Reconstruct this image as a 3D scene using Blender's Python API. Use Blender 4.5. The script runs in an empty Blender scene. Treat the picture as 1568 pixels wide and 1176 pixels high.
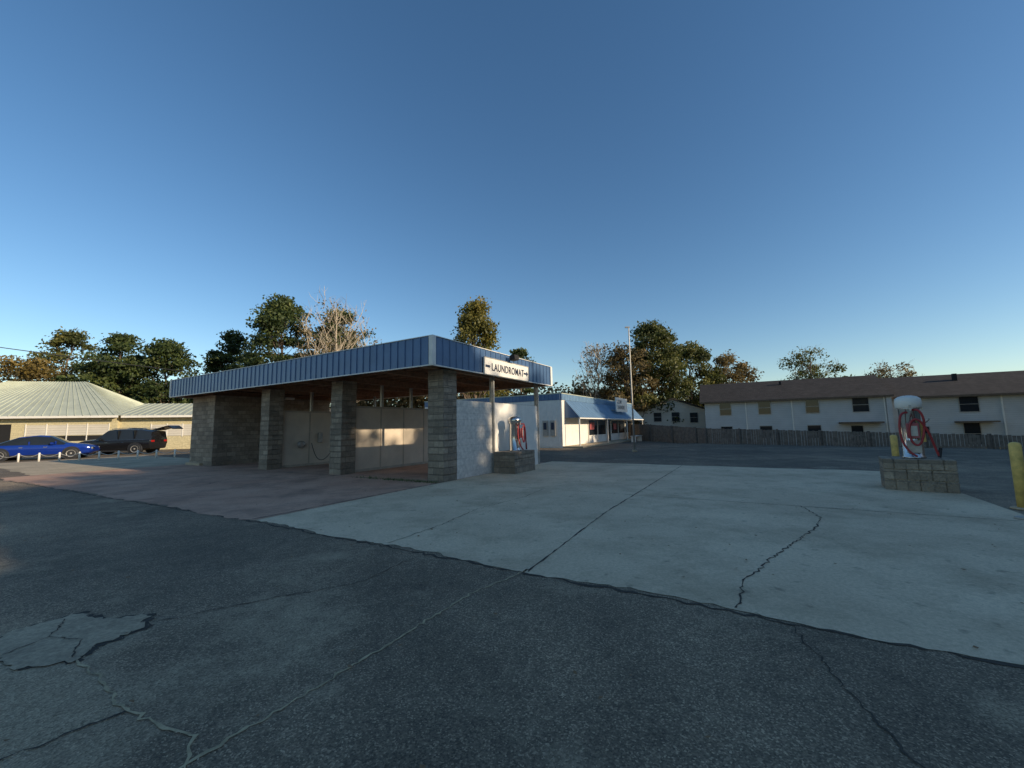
import bpy, math, random
import numpy as np
from mathutils import Vector, Matrix
R=math.radians
sc=bpy.context.scene
random.seed(3)
# ------------------------------------------------------------------ materials
def newmat(name):
    m=bpy.data.materials.new(name);m.use_nodes=True
    nt=m.node_tree;b=nt.nodes["Principled BSDF"];return m,nt,b
def N(nt,t,**k):
    n=nt.nodes.new(t)
    for a,v in k.items(): setattr(n,a,v)
    return n
def L(nt,a,b): nt.links.new(a,b)
def c4(c): return (c[0],c[1],c[2],1)
def sc3(c,f): return (c[0]*f,c[1]*f,c[2]*f)
def noise(nt,vec,scale,detail=4,rough=.55):
    n=N(nt,"ShaderNodeTexNoise");n.inputs["Scale"].default_value=scale
    n.inputs["Detail"].default_value=detail;n.inputs["Roughness"].default_value=rough
    L(nt,vec,n.inputs["Vector"]);return n.outputs["Fac"]
def ramp(nt,fac,stops):
    r=N(nt,"ShaderNodeValToRGB");L(nt,fac,r.inputs[0]);e=r.color_ramp.elements
    while len(e)<len(stops): e.new(.5)
    for i,(p,c) in enumerate(stops):
        e[i].position=p;e[i].color=c4(c) if not isinstance(c,(int,float)) else (c,c,c,1)
    return r.outputs[0]
def mix(nt,fac,a,b,mode="MIX"):
    m=N(nt,"ShaderNodeMix",data_type="RGBA",blend_type=mode)
    if isinstance(fac,(int,float)): m.inputs[0].default_value=fac
    else: L(nt,fac,m.inputs[0])
    for s,v in ((6,a),(7,b)):
        if isinstance(v,tuple): m.inputs[s].default_value=c4(v)
        else: L(nt,v,m.inputs[s])
    return m.outputs[2]
def bump(nt,b,h,strength,dist,prev=None):
    n=N(nt,"ShaderNodeBump");n.inputs["Strength"].default_value=strength;n.inputs["Distance"].default_value=dist
    L(nt,h,n.inputs["Height"])
    if prev: L(nt,prev,n.inputs["Normal"])
    L(nt,n.outputs[0],b.inputs["Normal"]);return n.outputs[0]
def plain(name,col,rough=.6,metal=0,var=.25,scale=3,bmp=.15,spec=None):
    m,nt,b=newmat(name)
    v=N(nt,"ShaderNodeTexCoord").outputs["Object"]
    f=noise(nt,v,scale,6,.65)
    c=ramp(nt,f,[(.3,sc3(col,1-var)),(.7,sc3(col,1+var*.6))])
    L(nt,c,b.inputs["Base Color"]);b.inputs["Roughness"].default_value=rough;b.inputs["Metallic"].default_value=metal
    if bmp: bump(nt,b,noise(nt,v,scale*12,3),bmp,.01)
    return m
def blockmat(name,col,mortar,var=.4,bw=.4,rh=.2,rough_amt=.8,dist=.03,ms=.012,dirt=True):
    m,nt,b=newmat(name);tc=N(nt,"ShaderNodeTexCoord");uv=tc.outputs["UV"]
    br=N(nt,"ShaderNodeTexBrick");L(nt,uv,br.inputs["Vector"])
    br.inputs["Scale"].default_value=1;br.inputs["Brick Width"].default_value=bw;br.inputs["Row Height"].default_value=rh
    br.inputs["Mortar Size"].default_value=ms;br.inputs["Mortar Smooth"].default_value=.3;br.inputs["Bias"].default_value=0
    br.inputs["Color1"].default_value=c4(sc3(col,1-var));br.inputs["Color2"].default_value=c4(sc3(col,1+var*.7))
    br.inputs["Mortar"].default_value=c4(mortar)
    o=tc.outputs["Object"]
    n1=noise(nt,o,9,6,.7)
    col2=mix(nt,.6,br.outputs["Color"],ramp(nt,n1,[(.3,.40),(.7,1.05)]),"MULTIPLY")
    if dirt:
        n2=noise(nt,o,.9,5,.6);col2=mix(nt,.6,col2,ramp(nt,n2,[(.35,.62),(.6,1.0)]),"MULTIPLY")
    L(nt,col2,b.inputs["Base Color"]);b.inputs["Roughness"].default_value=.9
    inv=N(nt,"ShaderNodeMath",operation="SUBTRACT");inv.inputs[0].default_value=1;L(nt,br.outputs["Fac"],inv.inputs[1])
    p=bump(nt,b,inv.outputs[0],.7,dist)
    bump(nt,b,noise(nt,o,22,5,.6),rough_amt,dist,p)
    return m
def siding(name,col,pitch=.2):
    m,nt,b=newmat(name);tc=N(nt,"ShaderNodeTexCoord")
    s=N(nt,"ShaderNodeSeparateXYZ");L(nt,tc.outputs["UV"],s.inputs[0])
    d=N(nt,"ShaderNodeMath",operation="DIVIDE");L(nt,s.outputs[1],d.inputs[0]);d.inputs[1].default_value=pitch
    f=N(nt,"ShaderNodeMath",operation="FRACT");L(nt,d.outputs[0],f.inputs[0])
    line=ramp(nt,f.outputs[0],[(0,.55),(.12,1.0)])
    nz=ramp(nt,noise(nt,tc.outputs["Object"],.8,5),[(.3,sc3(col,.85)),(.7,col)])
    L(nt,mix(nt,.7,nz,line,"MULTIPLY"),b.inputs["Base Color"]);b.inputs["Roughness"].default_value=.6
    inv=N(nt,"ShaderNodeMath",operation="SUBTRACT");inv.inputs[0].default_value=1;L(nt,f.outputs[0],inv.inputs[1])
    bump(nt,b,inv.outputs[0],.8,.02);return m
def asphalt_mat():
    m,nt,b=newmat("asphalt");tc=N(nt,"ShaderNodeTexCoord");o=tc.outputs["Object"]
    big=noise(nt,o,.25,6,.62);med=noise(nt,o,1.1,6,.65)
    base=ramp(nt,big,[(.36,(.185,.140,.090)),(.52,(.275,.205,.130)),(.68,(.43,.315,.195))])
    base=mix(nt,.65,base,ramp(nt,med,[(.3,.55),(.7,1.25)]),"MULTIPLY")
    base=mix(nt,.5,base,ramp(nt,noise(nt,o,9,4,.7),[(.3,.6),(.7,1.25)]),"MULTIPLY")
    vo=N(nt,"ShaderNodeTexVoronoi");vo.inputs["Scale"].default_value=110;L(nt,o,vo.inputs["Vector"])
    hs=N(nt,"ShaderNodeSeparateColor");L(nt,vo.outputs["Color"],hs.inputs[0])
    stone=ramp(nt,hs.outputs[0],[(.0,.42),(.55,.9),(.86,1.3),(1,2.3)])
    base=mix(nt,.9,base,stone,"MULTIPLY")
    # worn area around the failed patch, where the binder has gone and the stones show
    vd=N(nt,"ShaderNodeVectorMath",operation="DISTANCE");L(nt,o,vd.inputs[0]);vd.inputs[1].default_value=(-2.7,2.3,0)
    md=N(nt,"ShaderNodeMapRange");md.inputs[1].default_value=.3;md.inputs[2].default_value=2.4;md.inputs[3].default_value=.15;md.inputs[4].default_value=0
    L(nt,vd.outputs["Value"],md.inputs[0])
    ad=N(nt,"ShaderNodeMath",operation="ADD");L(nt,noise(nt,o,.7,9,.72),ad.inputs[0]);L(nt,md.outputs[0],ad.inputs[1])
    wear=ramp(nt,ad.outputs[0],[(.54,0.0),(.66,1.0)])
    pale=mix(nt,hs.outputs[1],(.22,.165,.095),(.72,.56,.36))
    base=mix(nt,wear,base,mix(nt,.6,base,pale))
    sx=N(nt,"ShaderNodeSeparateXYZ");L(nt,o,sx.inputs[0])
    # far lot behind the buildings is fresher, darker asphalt
    fy=N(nt,"ShaderNodeMapRange");fy.inputs[1].default_value=11;fy.inputs[2].default_value=20;fy.inputs[3].default_value=1.0;fy.inputs[4].default_value=.6
    L(nt,sx.outputs[1],fy.inputs[0]);cmb=N(nt,"ShaderNodeCombineColor")
    for i in range(3): L(nt,fy.outputs[0],cmb.inputs[i])
    base=mix(nt,1.0,base,cmb.outputs[0],"MULTIPLY")
    mr=N(nt,"ShaderNodeMapRange");mr.inputs[1].default_value=-.5;mr.inputs[2].default_value=-.1;mr.inputs[3].default_value=1;mr.inputs[4].default_value=0
    L(nt,sx.outputs[2],mr.inputs[0])
    grass=ramp(nt,noise(nt,o,3,6),[(.3,(.03,.045,.015)),(.7,(.10,.09,.035))])
    base=mix(nt,mr.outputs[0],base,grass)
    L(nt,base,b.inputs["Base Color"]);b.inputs["Roughness"].default_value=.85
    p=bump(nt,b,vo.outputs["Distance"],.6,.006)
    bump(nt,b,med,.5,.02,p)
    return m
def concrete_mat(name,c0,c1,stain,stainamt=.6,grime=.5):
    m,nt,b=newmat(name);o=N(nt,"ShaderNodeTexCoord").outputs["Object"]
    a=noise(nt,o,.45,7,.65);c=ramp(nt,a,[(.32,c0),(.66,c1)])
    s=ramp(nt,noise(nt,o,.8,8,.72),[(.47,0.0),(.66,1.0)])
    sm=N(nt,"ShaderNodeMath",operation="MULTIPLY");L(nt,s,sm.inputs[0]);sm.inputs[1].default_value=stainamt
    c=mix(nt,sm.outputs[0],c,stain)
    f=noise(nt,o,28,5,.7);c=mix(nt,grime,c,ramp(nt,f,[(.35,.65),(.65,1.15)]),"MULTIPLY")
    g=noise(nt,o,140,2,.6);c=mix(nt,.5,c,ramp(nt,g,[(.3,.7),(.7,1.1)]),"MULTIPLY")
    sp=noise(nt,o,6,3,.5);c=mix(nt,.55,c,ramp(nt,sp,[(.27,.4),(.37,1.0)]),"MULTIPLY")
    L(nt,c,b.inputs["Base Color"]);b.inputs["Roughness"].default_value=.85
    bump(nt,b,f,.35,.008);return m
def leafmat(name,ca,cb,cc):
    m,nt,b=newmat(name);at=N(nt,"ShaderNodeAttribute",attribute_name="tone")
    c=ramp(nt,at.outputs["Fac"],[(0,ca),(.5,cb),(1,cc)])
    L(nt,c,b.inputs["Base Color"]);b.inputs["Roughness"].default_value=.6
    tr=N(nt,"ShaderNodeBsdfTranslucent");L(nt,c,tr.inputs[0])
    ms=N(nt,"ShaderNodeMixShader");ms.inputs[0].default_value=.4
    L(nt,b.outputs[0],ms.inputs[1]);L(nt,tr.outputs[0],ms.inputs[2])
    L(nt,ms.outputs[0],nt.nodes["Material Output"].inputs[0]);return m

M={}
M["asphalt"]=asphalt_mat()
M["concrete"]=concrete_mat("concrete_pad",(.66,.505,.325),(.86,.675,.445),(.48,.365,.225),.75)
M["redconc"]=concrete_mat("stained_red_concrete",(.52,.285,.18),(.68,.42,.28),(.28,.17,.115),.8)
M["baseconc"]=concrete_mat("old_concrete",(.46,.36,.23),(.66,.52,.34),(.27,.21,.135),.6,.8)
M["patch"]=concrete_mat("patch_concrete",(.40,.31,.20),(.60,.47,.30),(.22,.17,.11),.8,.9)
M["crack"]=plain("crack_fill",(.07,.055,.04),.95,0,.4,8,0)
M["crackpale"]=plain("crack_dust",(.52,.41,.24),.95,0,.4,8,.3)
M["block"]=blockmat("split_face_block",(.47,.375,.27),(.31,.255,.19),.30,.4,.2,1.0,.045)
M["whiteblock"]=blockmat("painted_block",(.84,.78,.68),(.74,.69,.60),.04,.4,.2,.25,.008,.006,False)
M["beige"]=plain("beige_wall_panel",(.72,.60,.46),.55,0,.15,1.2,.1)
M["beigeframe"]=plain("beige_panel_trim",(.50,.42,.32),.5,0,.2,4,.1)
M["blue"]=plain("blue_metal",(.08,.145,.26),.36,.2,.18,1.5,.03)
M["awnblue"]=plain("awning_blue_metal",(.17,.28,.40),.42,.2,.15,1.5,.03)
M["white"]=plain("white_paint",(.84,.79,.70),.5,0,.10,3,.05)
M["wood"]=plain("brown_timber",(.36,.20,.115),.8,0,.4,6,.3)
M["deck"]=plain("roof_deck",(.40,.29,.19),.8,0,.4,2,.2)
M["steel"]=plain("galvanised_steel",(.46,.43,.38),.45,.4,.25,8,.1)
M["chrome"]=plain("chrome_steel",(.62,.60,.57),.2,1,.08,6,0)
M["redhose"]=plain("red_hose",(.36,.03,.03),.45,0,.2,9,.1)
M["redpanel"]=plain("red_panel",(.42,.10,.10),.5,0,.25,5,0)
M["yellow"]=plain("yellow_paint",(.74,.50,.14),.6,0,.4,5,.2)
M["black"]=plain("black_rubber",(.018,.018,.02),.6,0,.2,9,.1)
M["dark"]=plain("dark_opening",(.014,.013,.013),.8,0,.2,4,0)
M["glass"]=plain("window_glass",(.02,.025,.03),.06,0,.1,2,0)
M["greyroof"]=plain("grey_metal_roof",(.52,.54,.42),.5,.15,.15,1,.05)
M["cream"]=blockmat("cream_painted_block",(.70,.60,.36),(.60,.52,.32),.05,.4,.2,.3,.01,.008,False)
M["shingle"]=blockmat("dark_shingle",(.050,.043,.040),(.03,.025,.024),.3,.35,.16,.5,.01,.01)
M["siding"]=siding("light_grey_siding",(.60,.585,.55))
M["siding2"]=siding("grey_siding",(.66,.60,.50),.22)
M["fence"]=plain("weathered_fence_wood",(.20,.16,.125),.85,0,.45,5,.3)
M["bark"]=plain("bark",(.16,.115,.08),.9,0,.35,4,.5)
M["palebark"]=plain("pale_bark",(.50,.41,.30),.85,0,.25,4,.4)
M["carblue"]=plain("blue_car_paint",(.008,.035,.25),.12,.2,.05,1,0)
M["carblack"]=plain("black_car_paint",(.014,.014,.016),.14,.2,.1,1,0)
M["redlight"]=plain("tail_light",(.35,.01,.01),.2,0,.1,3,0)
M["leaf_litter"]=plain("dry_leaf",(.26,.15,.07),.8,0,.5,30,0)
M["text"]=plain("sign_lettering",(.02,.03,.06),.5,0,.1,3,0)
M["brick"]=blockmat("red_brick",(.42,.25,.18),(.40,.36,.30),.3,.2,.075,.4,.01,.008)
M["pine"]=leafmat("pine_foliage",(.032,.050,.014),(.08,.112,.028),(.20,.21,.058))
M["oak"]=leafmat("oak_foliage",(.055,.068,.018),(.13,.14,.035),(.28,.235,.065))
M["yell"]=leafmat("yellow_green_foliage",(.10,.10,.024),(.22,.195,.04),(.42,.30,.07))
M["orange"]=leafmat("orange_foliage",(.09,.07,.02),(.22,.155,.038),(.38,.26,.065))
M["brown"]=leafmat("brown_foliage",(.10,.075,.03),(.21,.155,.06),(.37,.265,.11))
# ------------------------------------------------------------------ mesh helpers
def empty(name,loc=(0,0,0),rz=0):
    e=bpy.data.objects.new(name,None);sc.collection.objects.link(e);e.location=loc;e.rotation_euler=(0,0,rz);e.empty_display_size=.3;return e
def meshobj(name,vs,fs,mat,parent=None,mats=None,idx=None,smooth=False):
    me=bpy.data.meshes.new(name);me.from_pydata([tuple(v) for v in vs],[],fs);me.update()
    uv=me.uv_layers.new(name="UVMap")
    for p in me.polygons:
        n=p.normal
        if abs(n.z)>.9: t=None
        else:
            t=Vector((-n.y,n.x,0)).normalized();b=n.cross(t);
            if b.z<0:b=-b
        for li in p.loop_indices:
            v=me.vertices[me.loops[li].vertex_index].co
            uv.data[li].uv=(v.x,v.y) if t is None else (v.dot(t),v.dot(b))
    for m in (mats or [mat]): me.materials.append(m)
    if idx is not None:
        for p,i in zip(me.polygons,idx): p.material_index=i
    if smooth: me.shade_smooth()
    o=bpy.data.objects.new(name,me);sc.collection.objects.link(o)
    if parent: o.parent=parent
    return o
BF=[(0,3,2,1),(4,5,6,7),(0,1,5,4),(1,2,6,5),(2,3,7,6),(3,0,4,7)]
def bv(x0,x1,y0,y1,z0,z1): return [(x0,y0,z0),(x1,y0,z0),(x1,y1,z0),(x0,y1,z0),(x0,y0,z1),(x1,y0,z1),(x1,y1,z1),(x0,y1,z1)]
def box(name,x0,x1,y0,y1,z0,z1,mat,parent=None,bevel=0):
    o=meshobj(name,bv(x0,x1,y0,y1,z0,z1),BF,mat,parent)
    if bevel:
        b=o.modifiers.new("b","BEVEL");b.width=bevel;b.segments=2
    return o
def boxes(name,lst,mat,parent=None):
    vs=[];fs=[]
    for q in lst:
        k=len(vs);vs+=bv(*q);fs+=[tuple(i+k for i in f) for f in BF]
    return meshobj(name,vs,fs,mat,parent)
def ribbed(name,p00,p10,p11,p01,mat,parent=None,pitch=.3,rw=.04,rh=.025):
    p00,p10,p11,p01=map(Vector,(p00,p10,p11,p01))
    Ln=(p10-p00).length;n=max(1,round(Ln/pitch));nrm=(p10-p00).cross(p01-p00).normalized()
    ts=[(0,0)]
    for i in range(n):
        a=(i+.5)/n;w=rw/Ln/2
        ts+=[(a-w*1.5,0),(a-w*.7,rh),(a+w*.7,rh),(a+w*1.5,0)]
    ts.append((1,0));vs=[];fs=[]
    for t,h in ts:
        vs.append(p00.lerp(p10,t)+nrm*h);vs.append(p01.lerp(p11,t)+nrm*h)
    for i in range(len(ts)-1): fs.append((2*i,2*i+2,2*i+3,2*i+1))
    return meshobj(name,vs,fs,mat,parent)
def lathe(name,prof,mat,parent=None,loc=(0,0,0),seg=28,axis="z",smooth=True):
    vs=[];fs=[]
    for r,z in prof:
        for i in range(seg):
            a=2*math.pi*i/seg
            if axis=="z": vs.append((r*math.cos(a),r*math.sin(a),z))
            elif axis=="y": vs.append((r*math.cos(a),z,r*math.sin(a)))
            else: vs.append((z,r*math.cos(a),r*math.sin(a)))
    for j in range(len(prof)-1):
        for i in range(seg):
            i2=(i+1)%seg;fs.append((j*seg+i,j*seg+i2,(j+1)*seg+i2,(j+1)*seg+i))
    fs.append(tuple(range(seg))[::-1]);fs.append(tuple((len(prof)-1)*seg+i for i in range(seg)))
    o=meshobj(name,vs,fs,mat,parent);o.location=loc
    if smooth:
        for p in o.data.polygons:
            if len(p.vertices)==4:p.use_smooth=True
    return o
def tube(name,pts,r,mat,parent=None,res=3,poly=False):
    cu=bpy.data.curves.new(name,"CURVE");cu.dimensions="3D";cu.bevel_depth=r;cu.bevel_resolution=res;cu.use_fill_caps=True
    s=cu.splines.new("POLY" if poly else "NURBS");s.points.add(len(pts)-1)
    for p,q in zip(s.points,pts):p.co=(*q,1)
    if not poly: s.order_u=3;s.use_endpoint_u=True
    cu.materials.append(mat);o=bpy.data.objects.new(name,cu);sc.collection.objects.link(o)
    if parent:o.parent=parent
    return o
# ------------------------------------------------------------------ car-wash frame
TH=-0.5378;OX,OY=-2.014,11.855;CT,ST=math.cos(.5378),math.sin(.5378)
def W(x,y): return (OX+x*CT+y*ST,OY-x*ST+y*CT)
# ------------------------------------------------------------------ ground
def sst(t): t=min(1,max(0,t));return t*t*(3-2*t)
xs=sorted(set([-900,-400,-200,-120,-80]+list(range(-60,14,6))+[12,13,14,15,16,17,18,20]+list(range(20,100,2))+[120,200,400,900]))
ys=sorted(set([-600,-200,-100,-60,-30]+list(range(-20,20,4))+list(range(8,60,2))+[60,70,90,150,300,900]))
vs=[];fs=[]
for y in ys:
    for x in xs:
        s=min(x*.707+y*.707-33.4,(x-13.5))
        s2=sst(s/2.5) if y>-5 else 0
        vs.append((x,y,-1.1*s2))
nx=len(xs)
for j in range(len(ys)-1):
    for i in range(nx-1): fs.append((j*nx+i,j*nx+i+1,(j+1)*nx+i+1,(j+1)*nx+i))
meshobj("ground",vs,fs,M["asphalt"],smooth=False)
def jag(a,b,n,amp):
    out=[]
    for i in range(n+1):
        t=i/n;out.append((a[0]+(b[0]-a[0])*t+random.uniform(-amp,amp)*.5,a[1]+(b[1]-a[1])*t+random.uniform(-amp,amp)+.05*math.sin(t*23+a[0])))
    return out
def sheet(name,poly,z,mat,world=False):
    P=[(*(p if world else W(*p)),z) for p in poly]
    return meshobj(name,P,[tuple(range(len(P)))],mat)
front=jag((0.15,-5.22),(11.35,-5.15),110,.03)
sheet("concrete_pavement",front+[(11.4,7.3)]+jag((11.3,7.3),(-.0,7.25),30,.04)+[(.0,0)],.005,M["concrete"])
fr=jag((-16.6,-5.85),(0.14,-5.25),110,.07)
sheet("stained_concrete_pavement",fr+[(-.004,0),(-.004,6.6),(-16.6,6.6)],.005,M["redconc"])
sheet("side_concrete_pavement",jag((-30,-4.6),(-16.7,-5.0),30,.1)+[(-16.61,2),(-30,2.5)],.005,M["baseconc"])
def crack(name,pts,w,mat,z=.009,world=False,amp=.03,sub=10):
    P=[]
    for a,b in zip(pts[:-1],pts[1:]):
        n=max(2,int(sub*math.dist(a,b)))
        for i in range(n):
            t=i/n;P.append((a[0]+(b[0]-a[0])*t+random.uniform(-amp,amp),a[1]+(b[1]-a[1])*t+random.uniform(-amp,amp)))
    P.append(pts[-1]);vs=[];fs=[]
    for i,p in enumerate(P):
        q=P[min(i+1,len(P)-1)];o=P[max(i-1,0)];d=Vector((q[0]-o[0],q[1]-o[1]));d.normalize() if d.length else None
        ww=w*random.uniform(.2,1.2)*.5
        for s in (1,-1):
            c=(p[0]-d.y*ww*s,p[1]+d.x*ww*s);c=c if world else W(*c);vs.append((*c,z))
    for i in range(len(P)-1): fs.append((2*i,2*i+1,2*i+3,2*i+2))
    return meshobj(name,vs,fs,mat)
crack("pavement_joint",[(5.6,-5.2),(5.4,-2),(5.35,7.2)],.026,M["crack"],amp=.008)
crack("pavement_joint",[(0.7,0.02),(11.35,.1)],.02,M["crack"],amp=.006)
crack("pavement_joint",[(0.03,-5.2),(-.02,0)],.05,M["crack"],amp=.012)
crack("pavement_joint",[(-16,-.2),(-.6,-.2)],.03,M["crack"],amp=.01)
crack("pavement_joint",[(-9.3,-5.5),(-9.3,-.2)],.03,M["crack"],amp=.01)
crack("pavement_joint",[(-4.7,-5.3),(-4.6,-.2)],.03,M["crack"],amp=.01)
crack("pavement_crack",[(7.56,-5.15),(7.6,-4.43),(7.95,-3.2),(8.44,-1.72),(8.6,-.9),(8.4,.12)],.02,M["crack"],amp=.026,sub=18)
crack("pavement_crack",[(3.4,-5.15),(3.35,-4),(3.14,-2.7),(3.3,-1.2),(3.2,0)],.014,M["crack"],amp=.02,sub=14)
crack("pavement_crack",[(-7,-5.3),(-6.2,-3.6),(-7.2,-2.3),(-6.5,-.3)],.03,M["crack"],amp=.05)
crack("asphalt_edge_crack",[(-16.6,-5.93),(.2,-5.27),(11.4,-5.19)],.05,M["crack"],z=.0042,amp=.04)
crack("asphalt_crack",[(-1.75,1.75),(-1.565,2.06),(-1.085,2.85),(-.43,3.97),(.15,4.6)],.022,M["crackpale"],world=True,z=.005,amp=.018,sub=26)
crack("asphalt_crack",[(-3.1,3.0),(-2.67,2.76),(-2.2,2.45),(-1.65,2.24),(-1.55,2.0)],.022,M["crackpale"],world=True,z=.0055,amp=.02,sub=26)
crack("asphalt_crack",[(-3.6,2.4),(-3.1,2.1),(-2.5,2.1),(-2.2,2.45)],.016,M["crack"],world=True,z=.0052,amp=.02,sub=22)
crack("asphalt_crack",[(-3.9,3.1),(-4.4,2.9),(-5.2,3.0)],.02,M["crack"],world=True,z=.0052,amp=.02,sub=22)
crack("asphalt_crack",[(-3.0,3.5),(-2.4,3.9),(-1.6,4.3),(-1.2,5.1)],.012,M["crack"],world=True,z=.0052,amp=.025,sub=18)
crack("asphalt_crack",[(1.77,1.8),(1.91,2.57),(2.1,3.27),(1.95,3.5)],.012,M["crack"],world=True,z=.005,amp=.025,sub=20)
def rough_poly(pts,sub,amp):
    o=[]
    for a,b in zip(pts,pts[1:]+pts[:1]):
        for i in range(sub):
            t=i/sub;o.append((a[0]+(b[0]-a[0])*t+random.uniform(-amp,amp),a[1]+(b[1]-a[1])*t+random.uniform(-amp,amp)))
    return o
pp=[(-4.0,3.42),(-3.78,3.72),(-3.45,3.60),(-3.15,3.68),(-2.96,3.42),(-3.08,3.18),(-3.02,2.98),(-3.34,2.90),(-3.6,3.02),(-3.86,2.98)]
cx_,cy_=-3.46,3.3
sheet("pothole_rim",rough_poly([(cx_+(x-cx_)*1.05,cy_+(y-cy_)*1.05) for x,y in pp],8,.03),.004,M["crack"],True)
sheet("pothole_patch",rough_poly([(x-.02,y-.015) for x,y in pp],8,.028),.008,M["patch"],True)
crack("pothole_crack",[(-3.8,3.6),(-3.6,3.3),(-3.3,3.25),(-3.1,3.0)],.012,M["crack"],world=True,z=.012,amp=.012,sub=30)
crack("pothole_crack",[(-3.6,3.3),(-3.65,3.05)],.012,M["crack"],world=True,z=.0122,amp=.012,sub=30)
def scatter(name,n,area,size,mat,flat=True):
    vs=[];fs=[]
    for i in range(n):
        x=random.uniform(area[0],area[1]);y=random.uniform(area[2],area[3])
        s=random.uniform(size*.4,size);a=random.uniform(0,6.3);k=len(vs);z=.014
        for j in range(4):
            b=a+j*1.57;r=s*(1 if j%2 else .55);vs.append((x+r*math.cos(b),y+r*math.sin(b),z+random.uniform(0,s*.5)))
        fs.append((k,k+1,k+2,k+3))
    return meshobj(name,vs,fs,mat)
scatter("fallen_leaves",520,(-12,14,1.5,16),.028,M["leaf_litter"])
scatter("loose_gravel",1800,(-6,6,1,7),.007,M["baseconc"])
scatter("loose_gravel",1300,(-4.2,-1.2,1.6,3.9),.009,M["baseconc"])
vs=[];fs=[]
for i in range(700):
    x,y=W(random.choice([random.uniform(-2.2,-.1),random.uniform(-3.5,0)]),random.gauss(-.22,.08));h=random.uniform(.02,.09);a=random.uniform(0,6.3);k=len(vs)
    vs+=[(x,y,.005),(x+.012*math.cos(a),y+.012*math.sin(a),.005),(x+random.uniform(-.03,.03),y+random.uniform(-.03,.03),h)];fs.append((k,k+1,k+2))
M["grass"]=plain("grass",(.10,.15,.04),.8,0,.4,9,0)
meshobj("grass",vs,fs,M["grass"])
# ------------------------------------------------------------------ CAR WASH
cw=empty("car_wash_building",(OX,OY,0),TH)
SP=4.64;PX=[0,-SP,-2*SP];ZT,ZB=4.1,3.3
for i,x in enumerate(PX):
    vs=[];fs=[];z=0
    for c in range(17):
        h=.194;j=random.uniform(-.006,.006)
        q=(x-.62+j,x+j,0+random.uniform(-.006,.006),.62,z,min(z+h,3.3));k=len(vs);vs+=bv(*q);fs+=[tuple(a+k for a in f) for f in BF];z+=h+.002
    meshobj(f"pillar_{i+1}",vs,fs,M["block"],cw).modifiers.new("b","BEVEL").width=.012
box("equipment_room_wall",-16.2,-3*SP,0,6.0,0,3.3,M["block"],cw)
box("room_plinth",-16.3,-3*SP-.9,-.12,0-.003,0,.12,M["baseconc"],cw)
for i,x in enumerate(PX[1:]):
    box(f"bay_wall_{i+1}",x-.42,x-.2,.62,6.0,0,2.41,M["beige"],cw)
    boxes(f"bay_wall_trim_{i+1}",[(x-.2,x-.185,y,y+.05,0.1,2.41) for y in (.64,1.9,3.1,4.3,5.4,5.93)]+[(x-.2,x-.183,.7,5.9,2.36,2.43),(x-.2,x-.183,.7,5.9,0,.1)],M["beigeframe"],cw)
    boxes(f"roof_post_{i+1}",[(x-.36,x-.26,y,y+.1,2.41,3.3) for y in (2.0,3.6,5.6)],M["steel"],cw)
box("outer_wall",-.24,-.03,.62,6.0,0,2.41,M["whiteblock"],cw)
box("outer_wall_pilaster",-.03,.0,2.65,6.0,0,2.385,M["white"],cw)
boxes("roof_post_outer",[(-.1,0,y,y+.1,2.41,3.3) for y in (2.55,5.88)]+[(.0,.05,2.58,2.64,0.0,3.3),(.0,.05,5.94,6.0,0,3.3)],M["steel"],cw)
box("roof_deck",-16.4,.26,-.78,6.67,3.74,3.9,M["deck"],cw)
boxes("roof_joist",[(-16.38,.24,y,y+.09,3.52,3.735) for y in np.arange(-.5,6.6,.61)],M["wood"],cw)
boxes("roof_beam",[(x-.36,x-.2,-.7,6.6,3.3,3.515) for x in (0,-SP,-2*SP,-3*SP)]+[(x-2.4,x-2.3,-.7,6.6,3.36,3.515) for x in (0,-SP,-2*SP)],M["wood"],cw)
XL,XR,YF,YB=-16.465,.316,-.84,6.733
ribbed("fascia_front",(XL,YF,ZB),(XR,YF,ZB),(XR,YF,ZT),(XL,YF,ZT),M["blue"],cw)
ribbed("fascia_right",(XR,YF,ZB),(XR,YB,ZB),(XR,YB,ZT),(XR,YF,ZT),M["blue"],cw)
ribbed("fascia_back",(XR,YB,ZB),(XL,YB,ZB),(XL,YB,ZT),(XR,YB,ZT),M["blue"],cw)
ribbed("fascia_left",(XL,YB,ZB),(XL,YF,ZB),(XL,YF,ZT),(XL,YB,ZT),M["blue"],cw)
boxes("fascia_backing",[(XL+.01,XR-.01,YF+.01,YF+.05,ZB,ZT-.01),(XL+.01,XR-.01,YB-.05,YB-.01,ZB,ZT-.01),(XL+.01,XL+.05,YF+.06,YB-.06,ZB,ZT-.01),(XR-.05,XR-.01,YF+.06,YB-.06,ZB,ZT-.01)],M["wood"],cw)
t=.03
boxes("fascia_trim",[(XL-t,XR+t,YF-t,YF+.03,ZB-.03,ZB),(XL-t,XR+t,YB-.03,YB+t,ZB-.03,ZB),(XR-.03,XR+t,YF+.035,YB-.035,ZB-.03,ZB),(XL-t,XL+.03,YF+.035,YB-.035,ZB-.03,ZB),
  (XL-t,XR+t,YF-t,YF+.03,ZT,ZT+.02),(XR-.03,XR+t,YF+.035,YB-.035,ZT,ZT+.02),(XL-t,XR+t,YB-.03,YB+t,ZT,ZT+.02),(XL-t,XL+.03,YF+.035,YB-.035,ZT,ZT+.02)],M["white"],cw)
boxes("corner_trim",[(XR-.1,XR+.04,YF-.04,YF+.10,ZB+.002,ZT-.002),(XR-.02,XR+.04,YB-.12,YB+.04,ZB+.002,ZT-.002),(XL-.04,XL+.06,YF-.04,YF+.08,ZB+.002,ZT-.002)],M["white"],cw)
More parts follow.
